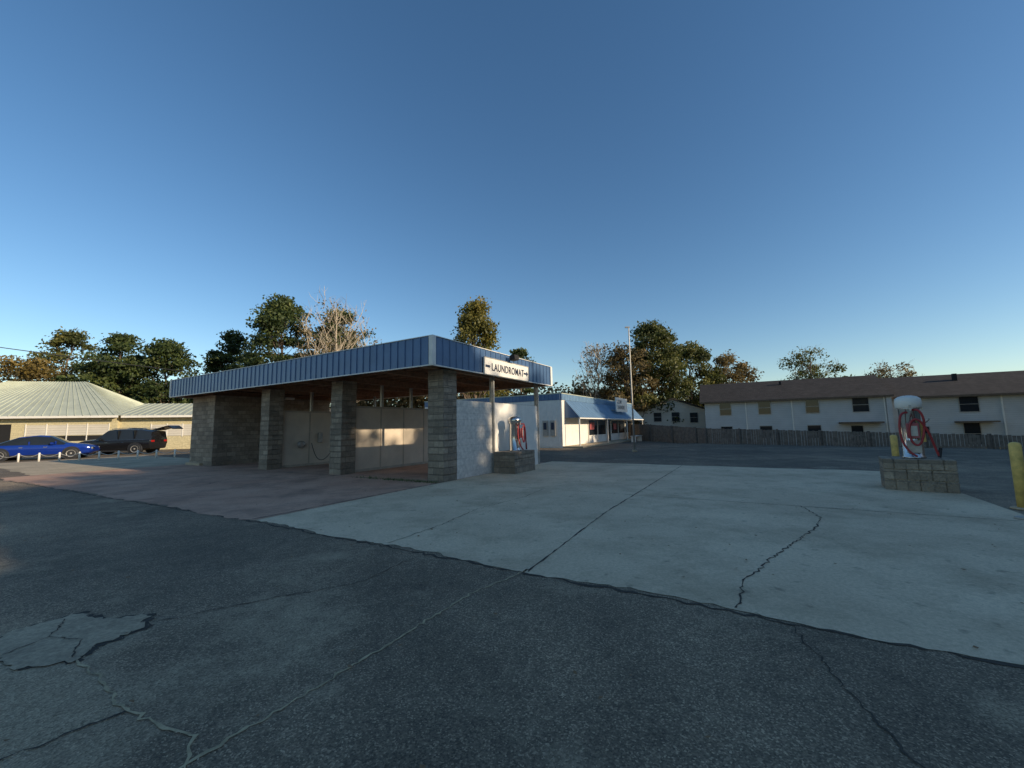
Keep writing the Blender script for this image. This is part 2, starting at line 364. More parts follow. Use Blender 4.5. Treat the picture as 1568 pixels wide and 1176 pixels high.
for i,x in enumerate((-2*SP-.18,-3*SP+.0)):
    tube(f"spray_hose_{i}",[(x+.05,3,1.9),(x+.25,3.1,1.2),(x+.3,2.8,.5),(x+.25,2.4,.15),(x+.3,2.0,.4),(x+.2,1.9,1.0)],.013,M["black"],cw)
    box(f"hose_holder_{i}",x,x+.1,2.3,2.5,1.0,1.45,M["steel"],cw,.02)
lathe("reel",[(.05,0),(.15,.0),(.15,.03),(.06,.04),(.06,.09),(.15,.10),(.15,.13),(.05,.13)],M["steel"],cw,(-2*SP-.17,1.5,.95),20,"x")
box("wall_light",-13.4,-13.2,3,3.4,3.2,3.3,M["white"],cw)
# sign
sg=empty("laundromat_sign",(*W(XR+.055,1.53),3.27),TH+math.pi/2)
box("board",0,3.0,-.02,.02,0,.58,M["white"],sg,.008)
boxes("frame",[(0,3.0,-.035,-.022,0,.02),(0,3.0,-.035,-.022,.56,.58),(0,.02,-.035,-.022,.022,.558),(2.98,3.0,-.035,-.022,.022,.558)],M["steel"],sg)
def text(name,s,size,loc,mat,parent,rot=(math.pi/2,0,0),bold=.004,sx=1):
    cu=bpy.data.curves.new(name,"FONT");cu.body=s;cu.size=size;cu.extrude=.003;cu.offset=bold;cu.materials.append(mat);cu.space_character=1.1
    o=bpy.data.objects.new(name,cu);sc.collection.objects.link(o);o.parent=parent;o.location=loc;o.rotation_euler=rot;o.scale=(sx,1,1);return o
text("lettering","LAUNDROMAT",.36,(.43,-.03,.16),M["text"],sg,sx=.83)
def arrow(name,x,z,parent,s=1):
    vs=[(x,0,z-.035),(x+.2,0,z-.035),(x+.2,0,z-.1),(x+.34,0,z),(x+.2,0,z+.1),(x+.2,0,z+.035),(x,0,z+.035)]
    vs=[(a,-.028,c) for a,b_,c in vs];meshobj(name,vs,[tuple(range(7))],M["text"],parent)
arrow("arrow",2.62,.28,sg)
boxes("dash",[(.08,.34,-.03,-.024,.24,.32)],M["text"],sg)
fl=empty("flood_light",(*W(XR+.06,3.15),3.97),TH+math.pi/2)
box("bracket",-.03,.03,-.12,0,-.03,.03,M["steel"],fl)
meshobj("lamp_head",[(-.15,-.32,-.05),(.15,-.32,-.05),(.12,-.1,-.08),(-.12,-.1,-.08),(-.15,-.30,.12),(.15,-.30,.12),(.12,-.08,.1),(-.12,-.08,.1)],BF,M["dark"],fl)
# ------------------------------------------------------------------ vacuums
def vacuum(x,y,rz,base,h0,s=1.0,col="chrome",r=.2):
    e=empty("vacuum_station",(*W(x,y),0),TH+rz)
    bx,by=base
    vs=[];fs=[];z=0
    rows=3;rh=h0/rows
    for q_ in range(rows):
        n=3;off=0 if q_%2 else .5
        cuts=[-bx]+[-bx+2*bx*(k+off)/n for k in range(0 if off else 1,n)]+[bx];cuts=sorted(set(cuts))
        for a,b in zip(cuts[:-1],cuts[1:]):
            j=random.uniform(-.012,.012);q=(a+.004,b-.004,-by+j,by,z,z+rh-.006);k=len(vs);vs+=bv(*q);fs+=[tuple(i+k for i in f) for f in BF]
        z+=rh
    o=meshobj("block_base",vs,fs,M["block"],e);m=o.modifiers.new("b","BEVEL");m.width=.012
    box("base_core",-bx+.02,bx-.02,-by+.03,by-.02,0,h0-.02,M["baseconc"],e)
    H0=h0-.006
    lathe("canister",[(.0,0),(r+.02,0),(r+.02,.03),(r,.05),(r,.98*s),(r+.02,1.0*s)],M[col],e,(0,0,H0))
    cap="white" if s>1.05 else "chrome"
    lathe("cap",[(r+.03,1.0*s),(r+.05,1.01*s),(r+.05,1.13*s),(r+.04,1.19*s),(r-.02,1.235*s),(r-.10,1.255*s),(.01,1.26*s)],M[cap],e,(0,0,H0))
    boxes("latch",[(-.02,.02,-r-.06,-r-.025,.95*s+H0,1.06*s+H0),(r+.025,r+.055,-.02,.02,.95*s+H0,1.06*s+H0)],M["steel"],e)
    box("coin_box",-.10,.10,-r-.12,-r+.02,H0+.45,H0+.78,M["redpanel"],e,.01)
    box("coin_plate",-.07,.07,-r-.135,-r-.122,H0+.5,H0+.72,M["steel"],e)
    box("instruction_panel",-.12,.12,-r-.02,-r+.03,H0+.12,H0+.40,M["steel"],e,.01)
    z=H0;f=-r
    tube("hose_a",[(.02,f+.05,z+.95*s),(.10,f-.12,z+1.0*s),(.20,f-.1,z+.9),(.17,f-.12,z+.55),(.08,f-.16,z+.28),(-.04,f-.17,z+.33),(-.08,f-.15,z+.6),(-.02,f-.15,z+.85),(.10,f-.17,z+.88),(.24,f-.12,z+.6),(.3,f-.1,z+.3),(.36,f-.08,z+.06)],.022,M["redhose"],e)
    tube("hose_b",[(-.02,f+.05,z+.9*s),(-.16,f-.08,z+.95*s),(-.22,f-.06,z+.7),(-.19,f-.08,z+.35),(-.08,f-.12,z+.12),(.02,f-.14,z+.05)],.022,M["redhose"],e)
    tube("nozzle",[(.36,f-.08,z+.04),(.4,f-.05,z+.24)],.03,M["black"],e)
    tube("nozzle_hook",[(.15,f+.05,z+.75),(.26,f-.04,z+.8),(.28,f-.08,z+.88)],.012,M["steel"],e)
    return e
vacuum(.5,3.2,math.pi/2,(.72,.42),.72,.95,r=.19)
v2=vacuum(10.82,3.45,-.12,(.58,.45),.69,1.12,"chrome",.18)
box("yellow_label",.13,.2,-.2,-.17,1.05,1.5,M["yellow"],v2)
for x,y,h in ((11.6,1.33,1.13),(10.95,5.5,1.15)):
    b=empty("yellow_bollard",(*W(x,y),0))
    lathe("post",[(.075,0),(.075,h-.05),(.06,h-.015),(.02,h)],M["yellow"],b)
    lathe("footing",[(.16,0.006),(.15,.03),(.08,.035)],M["baseconc"],b)
b=empty("drain_cap",(*W(11.2,.3),0));lathe("cap",[(.09,.006),(.08,.04),(.03,.05)],M["steel"],b)
# ------------------------------------------------------------------ LAUNDROMAT
lx,ly=3.5,28.8
lm=empty("laundromat_building",(lx,ly,0),TH)
LL=19.5
box("walls",-13,0,0,LL,0,3.44,M["white"],lm)
box("roof",-13.05,.05,-.05,LL+.05,3.84,3.9,M["greyroof"],lm)
box("parapet_core",-12.98,-.02,.02,LL-.02,3.445,3.838,M["deck"],lm)
ribbed("roof_band_side",(-13,-.04,3.4),(.04,-.04,3.4),(.04,-.04,3.83),(-13,-.04,3.83),M["blue"],lm,.3)
ribbed("roof_band_front",(.04,-.04,3.4),(.04,LL,3.4),(.04,LL,3.83),(.04,-.04,3.83),M["awnblue"],lm,.3)
ribbed("wall_panels",(-13,-.02,0.1),(-.1,-.02,.1),(-.1,-.02,3.39),(-13,-.02,3.39),M["white"],lm,.45,.03,.012)
ribbed("awning",(1.15,.5,2.12),(1.15,LL,2.12),(.05,LL,3.38),(.05,.5,3.38),M["awnblue"],lm,.35,.05,.03)
meshobj("awning_end",[(1.14,.5,2.12),(.02,.5,2.12),(.02,.5,3.37)],[(0,1,2)],M["blue"],lm)
boxes("awning_lip",[(1.12,1.16,.48,LL,2.03,2.115)],M["white"],lm)
boxes("awning_post",[(1.0,1.08,y,y+.08,0,2.1) for y in (.6,7,13,LL-.2)],M["white"],lm)
boxes("walkway",[(.003,1.5,0,LL,0,.12)],M["baseconc"],lm)
boxes("shop_glass",[(.0,.02,a,b,.75,1.95) for a,b in ((5.2,7.3),(7.45,9.6),(11.2,13.4),(13.55,15.8),(16.1,18.8))]+[(.0,.02,9.8,11,.12,2.0)],M["glass"],lm)
boxes("shop_frame",[(.021,.06,y,y+.08,.12,2.05) for y in (5.1,7.34,9.62,9.72,11.02,11.12,13.43,15.83,16.0,18.82)]+[(.021,.055,5.2,18.8,1.96,2.03),(.021,.055,5.2,9.6,.67,.74),(.021,.055,11.2,18.8,.67,.74)],M["white"],lm)
boxes("window_poster",[(.022,.03,5.5,6.6,1.2,1.8),(.022,.03,12,12.9,1.1,1.7)],M["redpanel"],lm)
boxes("payphone_panel",[(-1.5,-1.1,-.12,-.035,.85,1.95),(-.9,-.5,-.12,-.035,.85,1.95)],M["steel"],lm)
boxes("payphone_dark",[(-1.42,-1.18,-.14,-.121,1.3,1.8),(-.82,-.58,-.14,-.121,1.3,1.8)],M["text"],lm)
box("downspout",-2.2,-2.1,-.12,-.03,.1,3.4,M["white"],lm)
s2=empty("store_sign",(lx+ST*9.8+CT*1.0,ly+CT*9.8-ST*1.0,2.75),TH+math.pi/2)
box("board",0,3.6,-.05,.05,0,1.3,M["white"],s2,.01)
boxes("bracket",[(.3,.4,.05,.9,.1,.18),(3.2,3.3,.05,.9,.1,.18)],M["steel"],s2)
text("lettering","COIN\nLAUNDRY",.5,(.3,-.06,.75),M["text"],s2)
tb=empty("white_bench",(lx+ST*11+CT*2.4,ly+CT*11-ST*2.4,0),TH+math.pi/2)
boxes("seat",[(-1.2,1.2,-.25,.25,.5,.55)],M["white"],tb);boxes("legs",[(-1.1,-1.02,-.2,.2,0,.498),(1.02,1.1,-.2,.2,0,.498)],M["white"],tb)
lp=empty("light_pole",(6.9,23.3,0))
lathe("pole",[(.055,0),(.045,3),(.03,7.2),(.02,7.25)],M["steel"],lp,seg=10);box("lamp",-.2,.06,-.05,.05,7.2,7.27,M["steel"],lp);box("base",-.12,.12,-.12,.12,0,.12,M["baseconc"],lp,.02)
# ------------------------------------------------------------------ generic gable building + windows
def windows(prefix,lst,parent,axis="x",off=-.0):
    g=[];f=[]
    for (x,z,w,h) in lst:
        g.append((x,x+w,off-.02,off-.004,z,z+h));
        f+=[(x-.05,x,off-.06,off-.002,z-.05,z+h+.05),(x+w,x+w+.05,off-.06,off-.002,z-.05,z+h+.05),(x,x+w,off-.06,off-.002,z+h,z+h+.05),(x,x+w,off-.07,off-.002,z-.05,z),(x,x+w,off-.045,off-.021,z+h*.5-.02,z+h*.5+.02)]
    boxes(prefix+"_glass",g,M["glass"],parent);boxes(prefix+"_frame",f,M["steel"],parent)
def gable(parent,x0,x1,y0,y1,zb,ze,zr,wall,roof,ov=.45,along="x",suffix=""):
    box("walls"+suffix,x0,x1,y0,y1,zb,ze,wall,parent)
    if along=="x":
        ym=(y0+y1)/2;s=(zr-ze)/(ym-y0);a,b=x0-ov,x1+ov
        vs=[(a,y0-ov,ze-s*ov),(b,y0-ov,ze-s*ov),(b,ym,zr),(a,ym,zr),(b,y1+ov,ze-s*ov),(a,y1+ov,ze-s*ov)]
        vs+=[(v[0],v[1],v[2]+.16) for v in vs]
        fs=[(0,3,2,1),(3,5,4,2),(6,7,8,9),(9,8,10,11),(0,1,7,6),(4,5,11,10),(1,2,8,7),(2,4,10,8),(3,0,6,9),(5,3,9,11)]
        meshobj("roof"+suffix,vs,fs,roof,parent)
        for xx,nm in ((x0,"a"),(x1,"b")):
            meshobj("gable_"+nm+suffix,[(xx,y0,ze),(xx,y1,ze),(xx,ym,zr)],[(0,1,2)],wall,parent)
        boxes("fascia_gutter"+suffix,[(a,b,y0-ov-.08,y0-ov-.003,ze-s*ov-.02,ze-s*ov+.15)],M["bark"],parent)
    else:
        xm=(x0+x1)/2;s=(zr-ze)/(xm-x0);a,b=y0-ov,y1+ov
        vs=[(x0-ov,a,ze-s*ov),(x0-ov,b,ze-s*ov),(xm,b,zr),(xm,a,zr),(x1+ov,b,ze-s*ov),(x1+ov,a,ze-s*ov)]
        vs+=[(v[0],v[1],v[2]+.16) for v in vs]
        fs=[(0,1,2,3),(3,2,4,5),(6,9,8,7),(9,11,10,8),(0,6,7,1),(4,10,11,5),(1,7,8,2),(2,8,10,4),(3,9,6,0),(5,11,9,3)]
        meshobj("roof"+suffix,vs,fs,roof,parent)
        for yy,nm in ((y0,"a"),(y1,"b")):
            meshobj("gable_"+nm+suffix,[(x0,yy,ze),(x1,yy,ze),(xm,yy,zr)],[(0,1,2)],wall,parent)
ap=empty("apartment_building",(23,48.5,0),R(-27))
gable(ap,0,16.6,0,8.5,-1.3,4.15,6.35,M["siding"],M["shingle"],.5)
gable(ap,16.9,46,.6,9.0,-1.3,3.9,6.0,M["siding"],M["shingle"],.5,suffix="_b")
box("party_wall",16.55,16.95,-.3,8.6,-1.3,4.0,M["siding"],ap)
windows("upper_window",[(1.6,2.45,1.15,1.4),(5.5,2.45,1.15,1.4),(9.9,2.45,1.15,1.4),(13.9,2.45,1.3,1.4)],ap)
windows("lower_window",[(1.6,-.2,1.15,1.3),(5.5,-.2,1.15,1.3),(9.9,-.2,1.15,1.3),(13.6,-1.0,.95,2.0)],ap)
windows("upper_window_b",[(22.1,2.2,1.3,1.4),(26.9,2.2,1.3,1.4),(32,2.2,1.3,1.4),(38,2.2,1.3,1.4)],ap,off=.6)
windows("lower_window_b",[(18.6,-.5,1.15,1.3),(22.2,-.9,1.1,2.0),(26.9,-.5,1.3,1.3),(32,-.5,1.3,1.3)],ap,off=.6)
boxes("downspout",[(4.2,4.3,-.1,-.003,-1.2,4.1),(8.6,8.7,-.1,-.003,-1.2,4.1),(16.4,16.5,-.1,-.003,-1.2,4.1),(24.9,25,.5,.597,-1.2,3.8),(35,35.1,.5,.597,-1.2,3.8)],M["white"],ap)
boxes("ac_unit",[(3,3.8,-1.2,-.5,-1.1,-.2),(11.8,12.6,-1.2,-.5,-1.1,-.2)],M["steel"],ap)
boxes("porch_roof",[(12.6,16,-1.1,-.003,1.25,1.4),(21.6,24.2,-.6,.597,1.15,1.3)],M["bark"],ap)
boxes("vent",[(22.9,23.2,3.2,3.5,5.3,6.1),(8,8.2,3,3.2,5.6,6.3)],M["dark"],ap)
hb=empty("gabled_house",(17.2,56,0),R(-5))
gable(hb,0,9.4,0,12,-1.3,3.3,4.9,M["siding2"],M["shingle"],.4,along="y")
windows("window",[(2.2,1.9,1.0,1.2),(4.6,1.9,1.0,1.2),(7,1.7,1.0,1.3),(2.2,-.6,1,1.3),(5.6,-.6,1,1.3)],hb)
# ------------------------------------------------------------------ fence
fe=empty("wooden_fence")
path=[(12.2,47,1.7),(12.6,37,1.5),(15.1,31.9,1.15),(25.3,21.7,.66),(33,14,.3)]
vs=[];fs=[]
for (xa,ya,za),(xb,yb,zb_) in zip(path[:-1],path[1:]):
    Ls=math.dist((xa,ya),(xb,yb));n=int(Ls/.15);dx,dy=(xb-xa)/Ls,(yb-ya)/Ls
    for i in range(n):
        t=i*.15;x=xa+dx*t;y=ya+dy*t;z=za+(zb_-za)*t/Ls+random.uniform(-.02,.02);w=.135
        nx_,ny_=-dy*.012,dx*.012;k=len(vs);zz=-1.2;jj=random.uniform(-.008,.008)
        a=(x+nx_+jj,y+ny_);b_=(x+dx*w+nx_+jj,y+dy*w+ny_);c_=(x+dx*w-nx_+jj,y+dy*w-ny_);d_=(x-nx_+jj,y-ny_)
        vs+=[(*a,zz),(*b_,zz),(*c_,zz),(*d_,zz),(*a,z),(*b_,z),(*c_,z),(*d_,z)];fs+=[tuple(q+k for q in f) for f in BF]
meshobj("pickets",vs,fs,M["fence"],fe)
vs=[];fs=[]
for (xa,ya,za),(xb,yb,zb_) in zip(path[:-1],path[1:]):
    Ls=math.dist((xa,ya),(xb,yb));n=int(Ls/2.4);dx,dy=(xb-xa)/Ls,(yb-ya)/Ls;px,py=-abs(dy)*.08-.02,-abs(dx)*.08
    for i in range(n+1):
        t=i*2.4;x=xa+dx*t+px;y=ya+dy*t+py;z=za+(zb_-za)*t/Ls+.06;k=len(vs);vs+=bv(x-.05,x+.05,y-.05,y+.05,-1.2,z);fs+=[tuple(q+k for q in f) for f in BF]
meshobj("posts",vs,fs,M["fence"],fe)
# ------------------------------------------------------------------ left block building
bb=empty("block_building",(-46,36,0),R(15))
box("main_wall",-8,9,0,10,0,3.3,M["cream"],bb)
box("wing_wall",9.003,16.5,.3,9,0,3.3,M["cream"],bb)
def hip(name,x0,x1,y0,y1,z0,rx0,rx1,yr,zr,mat,parent):
    ribbed(name+"_front",(x0,y0,z0),(x1,y0,z0),(rx1,yr,zr),(rx0,yr,zr),mat,parent,.6,.05,.05)
    ribbed(name+"_back",(x1,y1,z0),(x0,y1,z0),(rx0,yr,zr),(rx1,yr,zr),mat,parent,.6,.05,.05)
    ribbed(name+"_right",(x1,y0,z0),(x1,y1,z0),(rx1,yr+.01,zr),(rx1,yr,zr),mat,parent,.6,.05,.05)
    ribbed(name+"_left",(x0,y1,z0),(x0,y0,z0),(rx0,yr,zr),(rx0,yr+.01,zr),mat,parent,.6,.05,.05)
hip("main_roof",-9,9.4,-.7,10.7,3.3,-3,3.2,5,7.0,M["greyroof"],bb)
hip("wing_roof",8.6,17.2,-.4,9.6,3.28,8.8,16.4,4.5,4.7,M["greyroof"],bb)
boxes("eave_trim",[(-9,9.4,-.74,-.7,3.1,3.3),(9.45,17.2,-.44,-.4,3.08,3.28)],M["white"],bb)
boxes("openings",[(-.5,1.2,-.02,-.003,0,2.6),(2.2,8.4,-.02,-.003,1.0,1.5),(-7,-2,-.02,-.003,0.0,2.4),(10,10.9,.28,.297,0,2.1)],M["dark"],bb)
boxes("window_strip",[(2.2,8.4,-.02,-.003,1.55,2.5),(11.5,15.5,.28,.297,1.3,2.4)],M["siding2"],bb)
boxes("window_bars",[(x,x+.07,-.05,-.021,.9,2.6) for x in (2.2,3.7,5.2,6.7,8.35)]+[(x,x+.07,.25,.279,1.2,2.5) for x in (11.5,12.8,14.1,15.45)],M["white"],bb)
# ------------------------------------------------------------------ parking rail with chain
pr=empty("parking_rail")
A=Vector((-31.5,24.0,0));B=Vector((-19.5,26.4,0));n=12
for i in range(n+1):
    p=A.lerp(B,i/n);lathe(f"post_{i}",[(.05,0),(.05,.5),(.03,.53)],M["white"],pr,p,seg=8)
    if i<n:
        q=A.lerp(B,(i+1)/n);m1=p.lerp(q,.5)
        tube(f"chain_{i}",[(p.x,p.y,.48),(m1.x,m1.y,.12),(q.x,q.y,.48)],.02,M["steel"],pr)
# ------------------------------------------------------------------ cars
def car(name,loc,rz,paint,st,side,shield,wheels,wr,scale=1):
    e=empty(name,loc,rz);e.scale=(scale,)*3;vs=[];fs=[];idx=[]
    for (x,zl,zb,zt,wl,wb,wt) in st:
        zm=(zl+zb)/2
        half=[(wl*.85,zl),(wl,zl+.08),(wb*1.03,zm),(wb*1.02,zb-.06),(wb,zb),(wt+(wb-wt)*.12,zt-.05),(wt*.86,zt),(0,zt+.025)]
        full=[(x,-a,b) for a,b in half]+[(x,a,b) for a,b in half[-2::-1]]
        vs+=full
    n=15
    for j in range(len(st)-1):
        xm=(st[j][0]+st[j+1][0])/2
        for i in range(n-1):
            fs.append((j*n+i,(j+1)*n+i,(j+1)*n+i+1,j*n+i+1))
            g=0
            if i in (4,9) and side[0]<xm<side[1]: g=1
            if i in (5,6,7,8) and any(a<xm<b for a,b in shield): g=1
            idx.append(g)
        fs.append((j*n+n-1,(j+1)*n+n-1,(j+1)*n,j*n));idx.append(0)
    fs.append(tuple(range(n)));idx.append(0);fs.append(tuple((len(st)-1)*n+i for i in range(n))[::-1]);idx.append(0)
    o=meshobj("body",vs,fs,None,e,[paint,M["glass"]],idx,True)
    b=o.modifiers.new("e","EDGE_SPLIT");b.split_angle=R(38)
    hw=st[len(st)//2][5]
    for k,x in enumerate(wheels):
        for s in (-1,1):
            y=s*(hw*1.03-.12)
            lathe(f"arch_{k}{s}",[(.01,-.1*s),(wr+.07,-.1*s),(wr+.07,.128*s)],M["black"],e,(x,y,wr+.02),24,"y")
            lathe(f"tyre_{k}{s}",[(.1,-.1*s),(wr,-.08*s),(wr,.12*s),(wr-.05,.145*s),(wr*.66,.14*s)],M["black"],e,(x,y,wr),24,"y")
            lathe(f"rim_{k}{s}",[(wr*.64,.10*s),(wr*.64,.148*s),(wr*.5,.135*s),(wr*.2,.13*s),(.04,.15*s)],M["steel"],e,(x,y,wr),10,"y",False)
    for s in (-1,1):
        box(f"mirror_{s}",side[1]-.35,side[1]-.2,s*(hw+.02) if s>0 else -(hw+.2),s*(hw+.2) if s>0 else -(hw+.02),st[4][2],st[4][2]+.13,paint,e,.03)
        xr=st[0][0];xf=st[-1][0];zb=st[1][2]
        box(f"tail_lamp_{s}",xr-.005,xr+.15,min(s*.5,s*hw*.93),max(s*.5,s*hw*.93),zb-.18,zb-.03,M["redlight"],e,.02)
        box(f"head_lamp_{s}",xf-.14,xf+.01,min(s*.5,s*hw*.88),max(s*.5,s*hw*.88),st[-2][2]-.16,st[-2][2]-.02,M["chrome"],e,.02)
        boxes(f"sill_{s}",[(wheels[0]+.45,wheels[1]-.45,min(s*hw*.98,s*hw*1.04),max(s*hw*.98,s*hw*1.04),.22,.32)],M["black"],e)
        boxes(f"handle_{s}",[(x,x+.16,min(s*hw*1.0,s*hw*1.05),max(s*hw*1.0,s*hw*1.05),st[4][2]-.16,st[4][2]-.13) for x in (-.7,.3)],M["chrome"],e)
        for x in (-.35,.75):
            boxes(f"pillar_{s}_{x}",[(x,x+.07,min(s*hw*.93,s*hw*.985),max(s*hw*.93,s*hw*.985),st[4][2],st[4][2]+.2)],paint,e)
    return e
sed=[(-2.42,.48,.72,.80,.70,.76,.6),(-2.34,.32,.84,.93,.8,.86,.68),(-1.8,.24,.90,1.00,.88,.9,.7),(-1.55,.2,.91,1.06,.88,.91,.68),(-.85,.2,.91,1.38,.88,.92,.62),(-.1,.2,.90,1.47,.88,.92,.62),(.45,.2,.89,1.41,.88,.92,.62),(1.15,.2,.88,.97,.88,.92,.72),(1.9,.24,.82,.88,.88,.9,.7),(2.28,.3,.72,.78,.82,.85,.65),(2.42,.42,.6,.66,.7,.75,.55)]
car("blue_sedan",(-31.0,26.9,0),R(33),M["carblue"],sed,(-1.4,.95),[(-1.7,-.85),(.45,1.15)],(-1.45,1.5),.34,1.06)
suv=[(-2.35,.5,1.0,1.35,.78,.86,.7),(-2.28,.35,1.02,1.62,.88,.93,.72),(-1.6,.28,1.02,1.76,.92,.95,.76),(-.8,.26,1.0,1.80,.92,.95,.77),(0,.26,1.0,1.80,.92,.95,.77),(.45,.26,1.0,1.74,.92,.95,.76),(1.15,.28,1.02,1.14,.92,.94,.78),(1.9,.3,.98,1.06,.9,.92,.74),(2.25,.36,.86,.93,.84,.86,.66),(2.38,.5,.7,.76,.74,.78,.6)]
sv=car("black_suv",(-30.6,32.0,0),R(190),M["carblack"],suv,(-2.1,.95),[(.45,1.1)],(-1.4,1.5),.38,1.07)
for s in (-1,1):
    tube(f"roof_rail_{s}",[(-1.9,s*.66,1.78),(-1.7,s*.66,1.87),(.1,s*.66,1.88),(.3,s*.66,1.80)],.02,M["chrome"],sv)
    tube(f"window_trim_{s}",[(-2.0,s*.965,1.03),(0,s*.965,1.02),(1.0,s*.96,1.03)],.012,M["chrome"],sv)
    boxes(f"door_pillar_{s}",[(x,x+.09,min(s*.80,s*.93),max(s*.80,s*.93),1.02,1.7) for x in (-1.35,-.35)],M["carblack"],sv)
meshobj("raised_tailgate",[(-2.25,-.7,1.68),(-2.25,.7,1.68),(-3.2,.66,1.95),(-3.2,-.66,1.95),(-2.25,-.7,1.74),(-2.25,.7,1.74),(-3.22,.66,2.03),(-3.22,-.66,2.03)],BF,M["carblack"],sv)
meshobj("gate_tip",[(-3.2,-.66,1.95),(-3.2,.66,1.95),(-3.5,.6,1.75),(-3.5,-.6,1.75),(-3.22,-.66,2.03),(-3.22,.66,2.03),(-3.55,.6,1.8),(-3.55,-.6,1.8)],BF,M["carblack"],sv)
# ------------------------------------------------------------------ trees
def tree(name,x,y,h,w,kind,leaf,seed,base=.3,nclump=46,nleaf=110,lsize=.3,z0=0,bark="bark",bare=0):
    rng=np.random.default_rng(seed);vs=[];fs=[];mi=[];tone=[]
    def limb(p,q,r0,r1,n=4,seg=5,wob=.06):
        p=np.array(p,float);q=np.array(q,float);Ln=np.linalg.norm(q-p);pts=[]
        for i in range(n+1):
            t=i/n;c=p+(q-p)*t+(rng.normal(0,wob*Ln/3,3)*(0<i<n));c[2]+=-.12*Ln*math.sin(math.pi*t)*.3;pts.append(c)
        k=len(vs)
        for i,c in enumerate(pts):
            r=r0+(r1-r0)*i/n
            for s in range(seg):
                a=2*math.pi*s/seg;vs.append((c[0]+r*math.cos(a),c[1]+r*math.sin(a),c[2]))
        for i in range(n):
            for s in range(seg):
                s2=(s+1)%seg;fs.append((k+i*seg+s,k+i*seg+s2,k+(i+1)*seg+s2,k+(i+1)*seg+s));mi.append(0);tone.append(0)
        return pts
    rt=h*.015+.05
    lean=rng.normal(0,h*.02,2)
    tp=limb((0,0,0),(lean[0],lean[1],h*.93),rt,.05,10,8,.03)
    cl=[]
    for i in range(nclump):
        t=rng.random()**.8
        if kind=="cone": Rr=(1-t)**.8*.5+.06
        elif kind=="pine": Rr=.5*math.sin(math.pi*min(1,.25+.75*t))**.6*(.65+.5*rng.random())
        else: Rr=.5*math.sqrt(max(0,1-(2*t-.9)**2/1.25))
        a=rng.random()*6.28;rr=Rr*w*(.3+.7*math.sqrt(rng.random()))
        z=h*(base+(1-base)*t)*.965
        cx=lean[0]*z/h+rr*math.cos(a);cy=lean[1]*z/h+rr*math.sin(a)
        cl.append((cx,cy,z))
        zs=z-rr*(.25 if kind=="pine" else .8)-.3;zs=max(h*base*.6,zs);j=min(9,int(zs/h*10/.93));o=tp[min(j,10)]
        pts=limb(o,(cx,cy,z),rt*.32*(1-t*.6),.03,4,4,.12)
        if bare:
            for b in range(bare):
                k=rng.integers(1,5);s=pts[k];d=rng.normal(0,1,3);d[2]=abs(d[2])*.9+.3;d/=np.linalg.norm(d);e=s+d*rng.uniform(.10,.2)*w
                p2=limb(s,e,.04,.015,2,3,.15)
                for c in range(4):
                    d2=d+rng.normal(0,.7,3);d2/=np.linalg.norm(d2);limb(p2[rng.integers(1,3)],e+d2*.08*w,.018,.008,1,3,0)
    k0=len(vs)
    L_=[];T_=[]
    cr=w*.11+.35
    for c in cl:
        n=int(nleaf*rng.uniform(.5,1.4));f=rng.uniform(.6,1.4)
        d=rng.normal(0,1,(n,3));d/=np.linalg.norm(d,axis=1)[:,None];d*= (rng.random((n,1))**.5)*cr*f*rng.uniform(.8,1.25,(n,1))
        d[:,2]*=(.5 if kind=="pine" else .7)
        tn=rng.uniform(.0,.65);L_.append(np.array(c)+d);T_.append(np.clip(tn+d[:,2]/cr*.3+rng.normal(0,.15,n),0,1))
    C=np.concatenate(L_);T=np.concatenate(T_);n=len(C)
    u=rng.normal(0,1,(n,3));u/=np.linalg.norm(u,axis=1)[:,None];v=np.cross(u,rng.normal(0,1,(n,3)));v/=np.linalg.norm(v,axis=1)[:,None]
    s=(lsize*rng.uniform(.4,1.1,(n,1)));u*=s;v*=s*.55
    Q=np.stack([C-u,C-v,C+u,C+v],1).reshape(-1,3)
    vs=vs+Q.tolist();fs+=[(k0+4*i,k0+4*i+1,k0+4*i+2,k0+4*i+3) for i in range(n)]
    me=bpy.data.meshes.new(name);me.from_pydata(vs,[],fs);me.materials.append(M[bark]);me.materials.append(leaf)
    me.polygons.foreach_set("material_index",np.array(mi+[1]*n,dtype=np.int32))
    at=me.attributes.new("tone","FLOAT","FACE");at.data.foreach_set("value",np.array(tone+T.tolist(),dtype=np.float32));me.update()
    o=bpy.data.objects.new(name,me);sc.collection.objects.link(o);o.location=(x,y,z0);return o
P,O,Y_,OR,BR=M["pine"],M["oak"],M["yell"],M["orange"],M["brown"]
tree("pine_tree",-67,60,17.5,9,"pine",O,1,.3,60,150,.26)
tree("maple_tree",-66,55,12,11,"oak",OR,2,.15,70,150,.26)
tree("shade_oak",-57,57,11,8,"oak",O,3,.15,50,140,.26)
tree("pine_tree",-53.5,55,15.3,10,"pine",P,4,.1,90,190,.26)
tree("pine_tree",-47,55,14.2,9,"pine",P,5,.08,80,190,.26)
tree("pine_tree",-41.5,58,16.4,8,"pine",P,6,.2,70,180,.26)
tree("pine_tree",-31,55,20.3,10,"pine",P,8,.15,110,200,.26)
tree("pine_tree",-25,59,19.5,10,"pine",P,9,.2,100,190,.26)
tree("bare_tree",-22.5,52,18.8,11,"oak",BR,10,.3,60,16,.22,bark="palebark",bare=5)
tree("sweetgum_tree",-4.6,50,17.6,8.5,"cone",Y_,11,.25,90,160,.25)
tree("pine_tree",1.2,58,12.8,6,"pine",P,12,.3,40,150,.26)
tree("bare_tree",12.3,60,13.6,8,"oak",BR,13,.2,46,24,.22,bark="palebark",bare=5)
tree("pine_tree",20.6,60,16.8,11,"pine",O,14,.1,110,200,.26)
